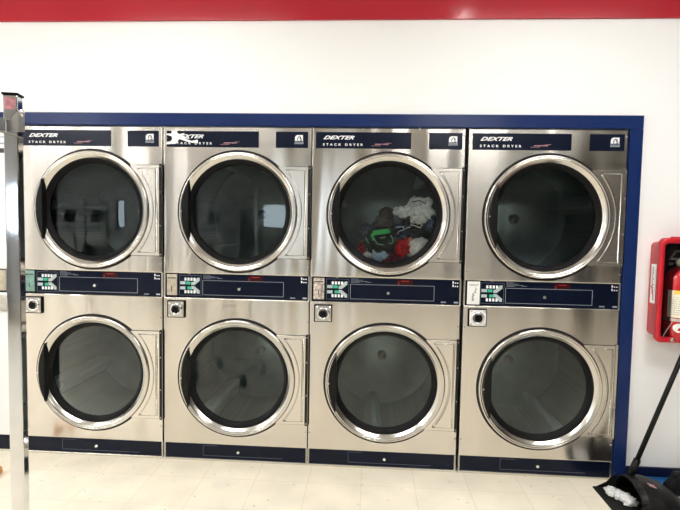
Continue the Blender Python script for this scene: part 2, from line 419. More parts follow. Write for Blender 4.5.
for di, cz in enumerate(CZ):
    # drum
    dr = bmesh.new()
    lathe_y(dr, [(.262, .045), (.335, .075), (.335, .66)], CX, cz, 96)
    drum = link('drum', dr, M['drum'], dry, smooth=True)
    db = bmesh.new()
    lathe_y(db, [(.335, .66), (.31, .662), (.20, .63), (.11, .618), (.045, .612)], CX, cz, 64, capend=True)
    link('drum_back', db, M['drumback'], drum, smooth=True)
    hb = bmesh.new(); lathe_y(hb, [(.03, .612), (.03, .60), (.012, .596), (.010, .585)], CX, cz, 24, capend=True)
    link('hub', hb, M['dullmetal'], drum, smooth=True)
    rot0 = {0: 75, 1: -112}[di]
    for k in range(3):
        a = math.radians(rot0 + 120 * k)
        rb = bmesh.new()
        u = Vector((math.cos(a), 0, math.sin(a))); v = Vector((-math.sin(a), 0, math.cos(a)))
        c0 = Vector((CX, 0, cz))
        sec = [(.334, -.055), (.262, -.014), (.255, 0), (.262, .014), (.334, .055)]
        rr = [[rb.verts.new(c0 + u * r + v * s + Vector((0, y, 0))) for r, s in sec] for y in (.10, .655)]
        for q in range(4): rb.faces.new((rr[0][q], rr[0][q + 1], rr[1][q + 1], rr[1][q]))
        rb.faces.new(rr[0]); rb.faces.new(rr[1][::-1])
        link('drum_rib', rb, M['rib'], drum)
    # door: ring
    rg = bmesh.new()
    lathe_y(rg, [(.3165, 0.0), (.3165, -.011), (.3145, -.0175), (.310, -.0205), (.3055, -.0195), (.3035, -.0165), (.3015, -.0185), (.2975, -.0180), (.289, -.0105), (.281, -.0015), (.277, .002), (.277, .010), (.30, .003)], CX, cz, 128)
    door = link('door', rg, M['ring'], dry, smooth=True)
    gp = bmesh.new(); lathe_y(gp, [(.3155, -.0006), (.3155, -.0040), (.3265, -.0040), (.3265, -.0006)], CX, cz, 128, closed=True)
    link('door_gap', gp, M['gap'], door, smooth=False)
    gk = bmesh.new(); lathe_y(gk, [(.279, .003), (.277, .0005), (.270, .003), (.260, .014), (.251, .023), (.251, .034), (.279, .034)], CX, cz, 128, closed=True)
    link('gasket', gk, M['black'], door, smooth=True)
    gl = bmesh.new(); lathe_y(gl, [(.262, .0255), (.20, .0245), (.12, .0235), (.05, .023), (.002, .023)], CX, cz, 96, capend=True)
    link('door_glass', gl, M['glass'], door, smooth=True)
    # pull handle: a segment between a chord and the ring
    ah = math.asin(.163 / .306)
    arc = arc_pts(.3015, PI - ah, PI + ah, 24, CX, cz)
    arc = [(x + .006 * (1 - abs(z - cz) / .163), z) for x, z in arc]
    arc[0] = (CX - .259, cz + .163); arc[-1] = (CX - .259, cz - .163)
    hd = bmesh.new(); prism(hd, arc, -.040, -.005, .004)
    link('handle', hd, M['handle'], door)
    hs = bmesh.new(); box(hs, CX - .262, CX - .2555, -.0405, -.004, cz - .15, cz + .15)
    link('handle_grip', hs, M['black'], door)
    lb = B(CX - .300, CX - .292, -.0425, -.0395, cz - .004, cz + .003)
    link('handle_bolt', lb, M['dullmetal'], door)
    # hinge cover
    hz = .2425; ax = math.asin(hz / .3215)
    poly = [(.783, cz - hz), (.783, cz + hz)] + arc_pts(.3215, ax, -ax, 40, CX, cz)
    hp = bmesh.new(); prism(hp, poly, -.007, .004, .0025)
    hc = link('hinge_cover', hp, M['hinge'], dry)
    hz2 = hz - .017; ax2 = math.asin(hz2 / .352)
    poly = [(.766, cz - hz2), (.766, cz + hz2)] + arc_pts(.352, ax2, -ax2, 40, CX, cz)
    hp = bmesh.new(); prism(hp, poly, -.0125, -.006, .005)
    link('raised_panel', hp, M['hinge'], hc)
    hp = bmesh.new(); tube(hp, [(x, -.0005, z) for x, z in [(.783, cz + hz)] + arc_pts(.3215, ax, -ax, 40, CX, cz)[:1]], .0022, 6)  # black tubes drawn in for the shadow in the cover's gap
    link('cover_gap', hp, M['gap'], hc)
    hp = bmesh.new(); tube(hp, [(x, -.0005, z) for x, z in [(.783, cz - hz)] + arc_pts(.3215, ax, -ax, 40, CX, cz)[-1:]], .0022, 6)
    link('cover_gap', hp, M['gap'], hc)
    a3 = math.asin((hz2 - .004) / .340)
    pl = [(.770, cz - hz2 + .0), (.770, cz + hz2 - .0)] + arc_pts(.340, a3 + .01, -a3 - .01, 40, CX, cz)
    hp = bmesh.new(); tube(hp, [(x, -.0075, z) for x, z in pl], .0035, 8, closed=True)
    link('pressed_bead', hp, M['ring'], hc, smooth=True)
    link('hinge_rod', B(.7835, .7945, -.010, -.0005, cz - hz - .004, cz + hz + .006), M['gap'], hc)  # shaded side of the hinge pin put in as a black strip
    for q in (-.235, -.08, .1, .235):
        b = bmesh.new(); lathe_y(b, [(.0035, -.010), (.0035, -.012)], .789, cz + q, 10, capend=True); link('hinge_screw', b, M['dullmetal'], hc)
# screws
for zz in (1.777, 1.081, .787, .187):
    for xx in (.013, .787):
        if xx > .7 and zz == 99: continue
        b = bmesh.new(); lathe_y(b, [(.0045, .0), (.0045, -.002), (.003, -.0035)], xx, zz, 12, capend=True)
        link('screw', b, M['dullmetal'], dry)
for xx in (.27, .56):
    b = bmesh.new(); lathe_y(b, [(.006, .0), (.006, -.003), (.004, -.005)], xx, 1.8075, 12, capend=True)
    link('screw', b, M['chrome'], dry)
# name plate
npl = link('name_plate', B(.022, .517, -.003, -.0003, 1.706, 1.790, .001), M['navyplate'], dry)
link('lettering', text_bm('DEXTER', .061, .224, 1.752, 1.771, -.0032, shear=.5, offset=.03, spacing=1.02), M['white'], npl)
link('lettering', text_bm('STACK DRYER', .060, .268, 1.7195, 1.7315, -.0032, spacing=1.75, offset=.02), M['white'], npl)
b = text_bm('express', .330, .402, 1.7235, 1.7315, -.0032, shear=.5, offset=.005)
stroke(b, [(.314, 1.7205), (.360, 1.7205)], .0010, -.0032); stroke(b, [(.385, 1.7345), (.415, 1.7345)], .0009, -.0032)
link('express_lettering', b, M['redprint'], npl)['label'] = 'pink and white italic lettering'
bp = link('badge_plate', B(.608, .778, -.003, -.0003, 1.706, 1.790, .001), M['navyplate'], dry)
b = bmesh.new()
prism(b, [(.709, 1.742), (.709, 1.760), (.713, 1.768), (.721, 1.7725), (.751, 1.7725), (.751, 1.742), (.744, 1.742), (.744, 1.746), (.737, 1.746), (.734, 1.742), (.727, 1.742), (.724, 1.750), (.722, 1.742)], -.0036, -.003)
em = link('emblem', b, M['white'], bp)
b = bmesh.new(); stroke(b, [(.722, 1.750), (.725, 1.760), (.732, 1.765), (.739, 1.762), (.740, 1.756), (.735, 1.753)], .0035, -.0037); stroke(b, [(.736, 1.757), (.741, 1.750), (.746, 1.7475)], .003, -.0037)
link('emblem_swirl', b, M['navyplate'], em)
b = bmesh.new()
for zz in (1.7355, 1.7285):
    for q in range(9): stroke(b, [(.7085 + q * .0053, zz - .0012), (.7105 + q * .0053, zz + .0012)], .003, -.0032)
link('small_lettering', b, M['greyprint'], bp)
# control panel
cp = link('control_panel', B(.0115, .7885, .003, .02, P0 + .0005, P1 - .0005, .001), M['navy'], dry)
yy = .0028
b = bmesh.new()
stroke(b, [(.218, .996), (.218, .918), (.657, .918), (.657, .996), (.218, .996)], .0016, yy)
link('panel_outline', b, M['greyprint'], cp)
b = bmesh.new()
for r in range(4):
    x = .222
    while x < .222 + (.035, .055, .085, .045)[r]:
        l = random.uniform(.004, .011); stroke(b, [(x, 1.0245 - r * .0062), (x + l, 1.0245 - r * .0062)], .0016, yy); x += l + .004
stroke(b, [(.30, 1.008), (.325, 1.008)], .0012, yy)
link('small_print', b, M['greyprint'], cp)
ds = link('display_window', B(.462, .545, .0015, .003, .998, 1.0265), M['reddisplay'], cp)
b = bmesh.new()
for zz in (1.001, 1.006, 1.013): stroke(b, [(.470, zz), (.473, zz)], .002, yy - .0015)
stroke(b, [(.485, 1.019), (.525, 1.019)], .002, yy - .0015)
link('display_digits', b, M['redled'], cp)
b = bmesh.new()
for j in range(2):
    for i_ in range(3):
        xx = .751 + i_ * .0115; zz = 1.013 - j * .0175
        box(b, xx, xx + .0065, yy - .0008, yy, zz, zz + .0075 - .002 * (i_ > 0) + .004 * (i_ == 0))
link('panel_marks', b, M['white'], cp)
b = bmesh.new()
for xx in (.695, .7005, .706, .7115, .717): stroke(b, [(xx, .9105), (xx + .002, .9155)], .0026, yy)
box(b, .761, .783, yy - .0006, yy, .9095, .9175)
link('model_mark', b, M['greyprint'], cp)
lk = bmesh.new(); lathe_y(lk, [(.0085, .003), (.0085, -.001), (.007, -.003), (.003, -.003), (.003, 0)], .417, .953, 20, capend=True)
link('panel_lock', lk, M['chrome'], cp, smooth=False)
# keypad emblem
kp = bmesh.new(); stroke(kp, [(.090, 1.021), (.090, .9135), (.209, .9135), (.209, 1.021), (.090, 1.021)], .0014, yy)
keypad = link('keypad', kp, M['dimline'], cp)
zc = .9665
for s in (1, -1):
    b = bmesh.new(); g = bmesh.new(); kb = bmesh.new()
    Z = lambda q: zc + s * q
    box(kb, .094, .123, yy - .0016, yy, min(Z(.006), Z(.022)), max(Z(.006), Z(.022)), .0007)
    q = [(.155, Z(.003)), (.172, Z(.003)), (.201, Z(.027)), (.201, Z(.043)), (.189, Z(.043)), (.166, Z(.020)), (.155, Z(.018))]
    prism(b, q if s > 0 else q[::-1], yy - .0016, yy)
    box(g, .126 if s > 0 else .134, .150 if s > 0 else .158, yy - .0018, yy, min(Z(.006), Z(.021)), max(Z(.006), Z(.021)), .0007)
    for k in range(4):
        w_ = B(.118 + k * .0165, .129 + k * .0165, yy - .002, yy, min(Z(.026), Z(.042)), max(Z(.026), Z(.042)), .0008)
        link('square_key', w_, M['white'], keypad)
    link('bar_key', kb, M['key'], keypad); link('arrow_key', b, M['key'], keypad); link('green_key', g, M['green'], keypad)['label'] = 'green lit key'
b = bmesh.new(); lathe_y(b, [(.006, .003), (.006, -.006), (.004, -.008)], .146, P1 + .004, 12, capend=True); link('panel_knob', b, M['dullmetal'], cp)
# coin slot
cs = link('coin_slot', B(.022, .079, -.004, .003, .912, 1.026, .003), M['coin'], cp)
b = bmesh.new(); box(b, .047, .052, -.0048, -.0035, .935, .960)
stroke(b, [(.030, 1.006), (.071, 1.006)], .006, -.004); link('slot_opening', b, M['ink'], cs)
# coin box with round lock
cb = bmesh.new(); box(cb, .027, .124, -.012, 0, .792, .885, .003); coinbox = link('coin_box', cb, M['black'], dry)
b = bmesh.new(); box(b, .034, .119, -.0145, -.012, .797, .880, .001); link('coin_box_plate', b, M['dullmetal'], coinbox)
b = bmesh.new(); lathe_y(b, [(.034, -.0145), (.034, -.018), (.027, -.022), (.022, -.018), (.022, -.0155)], .077, .838, 32, capend=True); link('lock_collar', b, M['chrome'], coinbox, smooth=True)
b = bmesh.new(); box(b, .062, .092, -.026, -.016, .824, .853, .003); box(b, .066, .088, -.027, -.016, .836, .841); link('lock_barrel', b, M['black'], coinbox)
for sx in (.042, .111):
    for sz in (.805, .872):
        b = bmesh.new(); lathe_y(b, [(.006, -.0145), (.006, -.017), (.003, -.018)], sx, sz, 10, capend=True); link('coin_box_screw', b, M['chrome'], coinbox)
# kick panel
kk = link('kick_panel', B(.0115, .7885, .003, .02, K0 + .0005, K1 - .0005, .001), M['navy'], dry)
b = bmesh.new(); stroke(b, [(.223, .086), (.223, .030), (.664, .030)], .0014, yy); stroke(b, [(.223, .086), (.30, .086)], .001, yy)
link('drawer_outline', b, M['dimline'], kk)
lk = bmesh.new(); lathe_y(lk, [(.0085, .003), (.0085, -.001), (.007, -.003), (.003, -.003)], .418, .0545, 20, capend=True); link('panel_lock', lk, M['chrome'], kk)
# black strip for the shade in the open seam between cabinets
link('seam_filler', B(.0005, .0028, .012, .03, .02, 1.81), M['gap'], dry)

dryers = [dry]
OFF = [0.0, .8, 1.6 - .003, 2.4 + .004]
for i in range(1, 4): dryers.append(copy_tree(dry))
LAB = ['stainless steel stack dryer beside the chrome post, leftmost of the four steel dryers',
       'stainless steel stack dryer with a white torn patch over its name plate',
       'stainless steel stack dryer with clothes behind its upper glass door',
       'stainless steel stack dryer against the blue right pillar, white note over its coin slot']
for i, d in enumerate(dryers):
    d.location = (OFF[i], 0, 0); d['label'] = LAB[i]; d['category'] = 'dryer'; d['group'] = 'steel stack dryers along the wall'
def kids(o): return [q for q in bpy.data.objects if q.parent is o]
def find(o, name):
    for q in kids(o):
        if q.name.split('.')[0] == name: return q
        r = find(q, name)
        if r: return r
for i, m, lb in ((0, 'cointeal', 'teal tinted coin plate'), (2, 'coinworn', 'worn coin plate with mottled sticker')):
    s = find(dryers[i], 'coin_slot'); s.data = s.data.copy(); s.data.materials[0] = M[m]; s['label'] = lb
for i, plate in ((3, 'white'),):
    s = find(dryers[i], 'coin_box_plate'); s.data = s.data.copy(); s.data.materials[0] = M['enamel']; s['label'] = 'white painted lock plate'
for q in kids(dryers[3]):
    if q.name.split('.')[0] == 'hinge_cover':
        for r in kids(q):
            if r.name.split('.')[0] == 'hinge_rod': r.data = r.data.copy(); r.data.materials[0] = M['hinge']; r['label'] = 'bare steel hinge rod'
# drum turned differently in each dryer: spin ribs by swapping mesh rotation
SPIN = {(0, 0): 20, (0, 1): 45, (1, 0): -35, (1, 1): 16, (2, 0): 30, (2, 1): -12, (3, 0): 60, (3, 1): -50}
for (i, k), ang in SPIN.items():
    drs = [q for q in kids(dryers[i]) if q.name.split('.')[0] == 'drum']
    drs.sort(key=lambda q: -sum(v.co.z for v in q.data.vertices) / len(q.data.vertices))
    cz = CZ[k]; pm = Matrix.Translation((CX, 0, cz)) @ Matrix.Rotation(math.radians(ang), 4, 'Y') @ Matrix.Translation((-CX, 0, -cz))
    for q in kids(drs[k]):
        if q.name.split('.')[0] == 'drum_rib': q.data = q.data.copy(); q.data.transform(pm)

# ragged white patch on the second name plate
b = bmesh.new(); ox = .8
def px2(u, v): return (ox + .022 + (u - 65) / 9.714 * .0049, 1.790 - (v - 78) / 9.7 * .0051)
for poly in ([(120, 78), (178, 78), (176, 92), (200, 112), (262, 100), (230, 128), (320, 160), (250, 150), (330, 178), (400, 165), (402, 196), (340, 196), (270, 180), (200, 160), (170, 205), (66, 215), (66, 190), (105, 185), (128, 162), (118, 132), (64, 118), (64, 108), (120, 106)],):
    prism(b, [px2(*q) for q in poly][::-1], -.0042, -.0034)
tag(link('torn_sticker', b, M['paper']), 'ragged white torn patch over the start of a dryer name plate', 'sticker')
# note on the fourth coin slot
ox = OFF[3]
nt_ = empty('paper_note', 'small white paper note with handwriting taped over the coin slot', 'note', (ox, 0, 0))
link('sheet', B(.0195, .084, -.0062, -.0048, .908, 1.028), M['paper'], nt_)
b = bmesh.new()
pts = [(.062, .995), (.066, .985), (.058, .978), (.064, .970), (.052, .966), (.046, .958), (.056, .955), (.045, .948), (.053, .942), (.044, .936), (.055, .932), (.046, .926)]
stroke(b, pts, .003, -.0062); stroke(b, [(.03, 1.012), (.072, 1.012)], .0015, -.0062); stroke(b, [(.03, 1.006), (.072, 1.006), (.074, 1.018)], .0015, -.0062)
link('handwriting', b, M['ink'], nt_)

# white machine at the far left
wm = empty('white_stack_dryer', 'white enamel laundry machine cut off by the left edge behind the chrome post', 'dryer', (-.803, 0, 0))
wx0, wx1, wc = .0, .735, .33
b = bmesh.new(); box(b, wx0, wx0 + .006, .022, .9, 0.02, 1.81); box(b, wx1 - .006, wx1, .022, .9, .02, 1.81); box(b, wx0, wx1, .89, .9, .02, 1.81); box(b, wx0, wx1, .022, .9, 1.80, 1.81)
for fx in (.05, .65):
    for fy in (.08, .82): box(b, fx, fx + .04, fy, fy + .04, 0, .02)
link('cabinet', b, M['enamel'], wm)
link('front_sheet', holed_sheet(bmesh.new(), wx0, wx1, P1, ZH, wc, 1.366, .27), M['enamel'], wm)
link('front_sheet', holed_sheet(bmesh.new(), wx0, wx1, K1, P0, wc, .47, .27), M['enamel'], wm)
link('side_filler', B(wx1 + .001, .800, .004, .03, .001, ZH), M['enamel'], wm)
c_ = link('control_panel', B(wx0, wx1, .003, .02, P0 + .0005, P1 - .0005), M['navy'], wm)
link('coin_slot', B(wx1 - .075, wx1 - .018, -.004, .003, .912, 1.026, .003), M['coin'], c_)
link('coin_box', B(wx1 - .08, wx1 + .02, -.012, 0, .80, .885, .003), M['dullmetal'], wm)
link('kick_panel', B(wx0, wx1, .003, .02, K0, K1), M['navy'], wm)
link('bottom_rail', B(wx0, wx1, .0, .022, 0.001, K0), M['hinge'], wm)
p_ = link('name_plate', B(.03, wx1 - .005, -.003, -.0003, 1.665, 1.690), M['ink'], wm)
b = bmesh.new(); stroke(b, [(wx1 - .04, 1.75), (wx1 - .01, 1.75)], .006, -.0003); stroke(b, [(wx1 - .05, 1.715), (wx1 - .012, 1.715)], .01, -.0003)
link('panel_marks', b, M['greyprint'], wm)
for cz in CZ:
    rg = bmesh.new(); lathe_y(rg, [(.3165, 0.0), (.3165, -.012), (.307, -.024), (.294, -.022), (.279, .004), (.272, .020), (.30, 0)], wc, cz, 96)
    dr_ = link('door', rg, M['ring'], wm, smooth=True)
    gl = bmesh.new(); lathe_y(gl, [(.279, .02), (.20, .02), (.05, .02)], wc, cz, 64, capend=True); link('door_glass', gl, M['glass'], dr_)
    dd = bmesh.new(); lathe_y(dd, [(.275, .03), (.32, .08), (.32, .6), (.01, .6)], wc, cz, 64, capend=True); link('drum', dd, M['drum'], wm, smooth=True)

# ------------------------------------------------------------------ clothes in the third dryer
def cloth(name, c, s, m, label, seed, amp=.28, freq=2.6, sub=5, group='clothes in the upper drum', fold=7.0):
    bm = bmesh.new(); bmesh.ops.create_icosphere(bm, subdivisions=sub, radius=1)
    off = Vector((seed * 3.1, seed * 1.7, seed * .9))
    for v in bm.verts:
        d = v.co.normalized()
        n1 = noise.noise(d * freq + off); w = 1 - abs(noise.noise(d * fold * .5 + off * 2 + Vector((n1, n1, 0)))) * 2.0
        r = 1 + amp * n1 * 1.4 + amp * .55 * (w - .6)
        v.co = Vector((d.x * s[0] * r, d.y * s[1] * r, d.z * s[2] * r)) + Vector(c)
    o = link(name, bm, m, smooth=True); tag(o, label, 'clothing', group); return o
def fabric(name, col, var=.15): return mat(name, col, .9, spec=.2, var=var, scale=30, bump=.35, bscale=55)
ox = OFF[2]
def dp(u, v):   # photo position -> drum position (third dryer, door circle 387,214, 120 px across)
    return (ox + CX + (u - 388) * .0053, CZ[0] - (v - 214.5) * .00525)
def CL(name, u, v, y, su, sv, sy, m, label, seed, **k):
    x, z = dp(u, v); return cloth(name, (x, y - .03, z), (su * .0053, sy, sv * .00525), m, label, seed, **k)
blk = CL('black_shirt', 383, 242, .135, 18, 14, .05, fabric('black_cotton', (.012, .014, .014)), 'black shirt with a green print in the dryer drum', 1)
def surf_text(obj, curves, m, name, w):
    bm = bmesh.new(); obj_pts = [v.co for v in obj.data.vertices]
    for cpts in curves:
        L = []
        for u, v in cpts:
            x, z = dp(u, v); near = [p for p in obj_pts if abs(p.x - x) < .012 and abs(p.z - z) < .012]
            y = min((p.y for p in near), default=.09) - .003
            L.append((x, y, z))
        tube(bm, L, w, 6)
    return link(name, bm, m, obj, smooth=True)
gp_ = mat('green_shirt_print', (.04, .62, .14), .6)
def lerp(a, b, n): return [(a[0] + (b[0] - a[0]) * k / n, a[1] + (b[1] - a[1]) * k / n) for k in range(n + 1)]
surf_text(blk, [lerp((372, 234.5), (390, 231.5), 8), lerp((373, 232), (389, 229.5), 8), lerp((372, 235), (374, 240), 4)], gp_, 'green_print', .0085)
surf_text(blk, [lerp((374, 238), (377, 243), 3) + lerp((378, 244), (384, 245), 3), lerp((391, 235), (394, 240), 3) + [(392, 244), (389, 243)], lerp((380, 238), (386, 237), 3), lerp((366, 238), (369, 244), 3)], mat('pale_green_shirt_print', (.30, .55, .32), .6), 'pale_outline_print', .0026)
CL('red_shirt', 404, 247, .125, 9, 9, .05, fabric('red_cotton', (.62, .012, .02)), 'crumpled bright red shirt below the navy one in the drum', 2)
CL('plaid_shirt', 394, 260, .16, 12, 8, .055, fabric('dark_red_plaid', (.16, .01, .03), .8), 'dark red and navy patterned shirt at the drum bottom', 3)
CL('blue_cloth', 380, 256, .125, 7.5, 7, .035, fabric('pale_blue_cotton', (.48, .66, .85)), 'pale blue crumpled cloth at the drum bottom', 4)
CL('white_sock', 368, 257, .13, 4.5, 4, .03, fabric('white_cotton', (.9, .9, .88)), 'small white sock at the lower left of the drum', 5)
CL('red_sock', 362, 250, .14, 4, 6, .03, fabric('red_knit', (.40, .01, .03)), 'dark red cloth at the left side of the drum', 6)
CL('blue_jeans', 367, 234, .16, 9, 9, .05, fabric('slate_denim', (.06, .085, .11)), 'slate blue denim left of the black shirt', 7)
nv = CL('navy_shirt', 401, 232, .15, 10, 9, .05, fabric('navy_jersey', (.012, .022, .055)), 'navy shirt with white piping right of the black shirt', 8)
surf_text(nv, [lerp((396, 227), (403, 226), 4) + lerp((405, 229), (399, 231), 3) + [(398, 234)], lerp((406, 228), (411, 226), 3)], M['paper'], 'white_piping', .0022)
CL('taupe_shirt', 387, 213, .20, 8, 7, .05, fabric('dark_taupe', (.075, .06, .055)), 'dark taupe bundled shirt above the black shirt', 9, amp=.14)
CL('grey_trousers', 384, 223, .20, 10, 8, .05, fabric('brown_grey_cloth', (.10, .085, .08), .4), 'brown grey cloth bundle under the taupe bundle', 10)
hoodie = CL('grey_hoodie', 420, 209, .13, 12.5, 12, .05, fabric('light_grey_fleece', (.80, .83, .82)), 'light grey hooded top tumbling at the upper right', 11, amp=.34, fold=6.5, freq=2.4)
slv = CL('sleeve', 404, 211, .12, 10, 5.5, .035, hoodie.data.materials[0], 'x', 21, amp=.3, fold=5)
slv.parent = hoodie
for k_ in ('label', 'category', 'group'): del slv[k_]
surf_text(hoodie, [lerp((408, 202), (414, 197), 4) + lerp((416, 197), (425, 200), 4), lerp((409, 199), (415, 194.5), 4), lerp((411, 222), (419, 222), 4) + [(423, 224), (421, 227), (416, 225), (411, 224)], lerp((426, 216), (431, 218), 3)], M['paper'], 'drawcord', .0030)
surf_text(hoodie, [lerp((412, 201), (418, 199.5), 4) + lerp((419, 199.5), (425, 203), 4)], M['ink'], 'dark_seam', .0022)
CL('denim_shorts', 433, 222, .16, 5, 9, .04, fabric('blue_denim', (.06, .10, .20)), 'blue denim at the right side of the drum', 12)
CL('black_trousers', 413, 226, .21, 13, 7, .05, fabric('charcoal_cotton', (.03, .03, .032)), 'charcoal cloth behind the hanging grey top', 13)
CL('white_towel', 421, 249, .115, 14, 11.5, .045, fabric('bright_white_terry', (.94, .94, .92)), 'bright white towel at the lower right of the drum', 14, amp=.15)
CL('orange_cloth', 411, 243, .105, 2.6, 6, .012, fabric('orange_pink_cotton', (.85, .30, .16)), 'small orange cloth between red shirt and white towel', 15)

# ------------------------------------------------------------------ chrome garment post
def plate(bm, q, t):
    q = [Vector(p) for p in q]; n = (q[1] - q[0]).cross(q[2] - q[0]).normalized() * t
    a = [bm.verts.new(p) for p in q]; c = [bm.verts.new(p + n) for p in q]
    bm.faces.new(a); bm.faces.new(c[::-1])
    for k in range(len(q)): bm.faces.new((a[k], c[k], c[(k + 1) % len(q)], a[(k + 1) % len(q)]))
rk = empty('garment_rack', 'chrome square post of a laundry cart standing at the left edge', 'laundry cart', (1.003, -1.42, 0), rz=math.radians(13))
hw = .0165
post = bmesh.new(); box(post, -hw, hw, -hw, hw, .14, 1.618, .003, 3)
po = link('post', post, M['chrome'], rk)
link('end_cap', B(-hw - .0025, hw + .0025, -hw - .0025, hw + .0025, 1.618, 1.6235, .001), M['black'], po)['label'] = 'black plastic end cap'
link('sticker', B(-.013, .0125, -hw - .0010, -hw, 1.583, 1.612), M['pink'], po)['label'] = 'faded pink sticker'
# crossbar going left and towards the viewer
bar = bmesh.new()
def bar_pts(p0, p1, w, h):
    p0, p1 = Vector(p0), Vector(p1); d = (p1 - p0).normalized(); s = d.cross(Vector((0, 0, 1))).normalized(); u = s.cross(d)
    V = [bar.verts.new(p + s * a * w + u * c * h) for p in (p0, p1) for a, c in ((-1, -1), (1, -1), (1, 1), (-1, 1))]
    for f in ((0, 1, 2, 3), (7, 6, 5, 4), (0, 4, 5, 1), (1, 5, 6, 2), (2, 6, 7, 3), (3, 7, 4, 0)): bar.faces.new([V[q] for q in f])
bar_pts((-.006, -.030, 1.541), (-.46, -.26, 1.548), .010, .0145)
link('crossbar', bar, mat('dark_brushed_bar', (.26, .26, .265), .3, 1.0), rk)
cl_ = bmesh.new()
plate(cl_, [(-.006, -.0170, 1.524), (.0185, -.0170, 1.526), (.0185, -.0170, 1.576), (-.006, -.0170, 1.547)], .004)
plate(cl_, [(.0165, -.0195, 1.526), (.0165, .0165, 1.532), (.0165, .0165, 1.572), (.0165, -.0195, 1.576)], .0035)
plate(cl_, [(-.018, -.040, 1.522), (.016, -.026, 1.512), (.020, .005, 1.512), (-.006, -.012, 1.523)], .004)
link('clamp', cl_, M['dullmetal'], rk)
b = bmesh.new(); bmesh.ops.create_uvsphere(b, u_segments=20, v_segments=12, radius=.0100)
for v in b.verts: v.co = Vector((.0215 + v.co.x * .7, -.004 + v.co.y, 1.576 + v.co.z))
link('clamp_bolt', b, M['chrome'], rk, smooth=True)
b = bmesh.new(); box(b, -.52, hw, -.20, -.18, .12, .14); box(b, -.52, -.50, -.20, .26, .12, .14); box(b, -.5, hw, .24, .26, .12, .14); box(b, -hw, hw, -.18, .24, .12, .14)
link('base_frame', b, M['chrome'], rk)
for x_, y_ in ((-.5, -.19), (0, -.19), (-.5, .25), (0, .25)):
    b = bmesh.new()
    for s_ in range(1):
        rr = []
        for k in range(24):
            a = 2 * PI * k / 24; rr.append((b.verts.new((x_ - .012, y_ + .045 * math.cos(a), .046 + .045 * math.sin(a))), b.verts.new((x_ + .012, y_ + .045 * math.cos(a), .046 + .045 * math.sin(a)))))
        b.faces.new([q[0] for q in rr]); b.faces.new([q[1] for q in rr][::-1])
        for k in range(24): b.faces.new((rr[k][0], rr[k][1], rr[(k + 1) % 24][1], rr[(k + 1) % 24][0]))
    box(b, x_ - .016, x_ + .016, y_ - .012, y_ + .012, .09, .12)
    link('caster', b, M['black'], rk)

# orange thing at the left edge
b = bmesh.new(); lathe_z(b, [(.014, 0), (.030, .003), (.038, .016), (.036, .032), (.026, .044), (.010, .048)], 0, 0, 32)
o = link('orange_ball', b, M['orange'], smooth=True, loc=(.024, -.262, 0)); tag(o, 'small rounded orange object on the floor at the left edge', 'ball')

# ------------------------------------------------------------------ fire extinguisher cabinet
ec = empty('extinguisher_cabinet', 'red fire extinguisher cabinet with clear front mounted on the white wall', 'fire extinguisher cabinet', (3.470, .01, 1.016))
EX = .133; EZ = .243
def rrect(hx, hz, r, n=6):
    P = []
    for cx_, cz_, a0 in ((hx - r, hz - r, 0), (-hx + r, hz - r, 90), (-hx + r, -hz + r, 180), (hx - r, -hz + r, 270)):
        P += [(cx_ + r * math.cos(math.radians(a0 + 90 * k / n)), cz_ + r * math.sin(math.radians(a0 + 90 * k / n))) for k in range(n + 1)]
    return P
def loft(bm, loops):
    rr = [[bm.verts.new((x, y, z)) for x, z in L] for L, y in loops]
    for a, c in zip(rr, rr[1:]):
        n = len(a)
        for k in range(n): bm.faces.new((a[k], a[(k + 1) % n], c[(k + 1) % n], c[k]))
    return rr
b = bmesh.new()
loft(b, [(rrect(EX - .006, EZ - .006, .025), -.002), (rrect(EX, EZ, .028), -.085), (rrect(EX + .006, EZ + .016, .03), -.087), (rrect(EX + .006, EZ + .016, .032), -.104), (rrect(EX + .002, EZ + .012, .030), -.112), (rrect(EX - .014, EZ - .006, .022), -.112), (rrect(EX - .018, EZ - .010, .020), -.106), (rrect(EX - .020, EZ - .012, .020), -.08)])
link('case', b, M['red'], ec, smooth=True)
b = bmesh.new(); prism(b, rrect(EX - .010, EZ - .010, .024), -.010, -.004); link('back_panel', b, M['darkin'], ec)
b = bmesh.new(); prism(b, rrect(EX - .018, EZ - .010, .02), -.101, -.099); link('clear_cover', b, M['cover'], ec)
link('top_tab', B(-.085, -.045, -.104, -.09, EZ + .015, EZ + .022), M['red'], ec)
b = bmesh.new(); lathe_y(b, [(.010, -.112), (.010, -.118), (.005, -.121)], -.062, -EZ + .002, 16, capend=True); link('latch', b, M['dullmetal'], ec)
stb = bmesh.new(); box(stb, -EX - .0012, -EX + .001, -.072, -.030, -.07, .125)
st_ = link('side_sticker', stb, M['paper'], ec)
b = bmesh.new(); xx = .002
while xx < .145:
    hh = random.choice((.009, .013, .017)); stroke(b, [(xx, .003), (xx + .003, hh)], .0028, 0); stroke(b, [(xx + .003, hh * .7), (xx + .008, hh * .6), (xx + .009, .003)], .0024, 0); xx += .0145
for v in b.verts: v.co = Vector((-EX - .0013 + v.co.y, -.048 - v.co.z * .9 + .007, -.035 + .150 - v.co.x))
link('sticker_lettering', b, M['ink'], st_)
b = bmesh.new()
for k in range(8):
    z_ = -.055 + k * .009; y_ = -.060 + .018 * (k / 7) ** 2
    box(b, -EX - .0022, -EX - .001, y_, y_ + .006, z_, z_ + .010)
link('red_swoosh', b, M['red'], st_)
fe = empty('fire_extinguisher', 'red fire extinguisher with cream label inside the wall cabinet', 'fire extinguisher', (3.458, -.052, .762))
b = bmesh.new(); lathe_z(b, [(.030, -.003), (.058, 0), (.066, .012), (.067, .30), (.064, .325), (.050, .350), (.026, .365), (.020, .372)], 0, 0, 48); tk = link('tank', b, M['redtank'], fe, smooth=True)
b = bmesh.new()
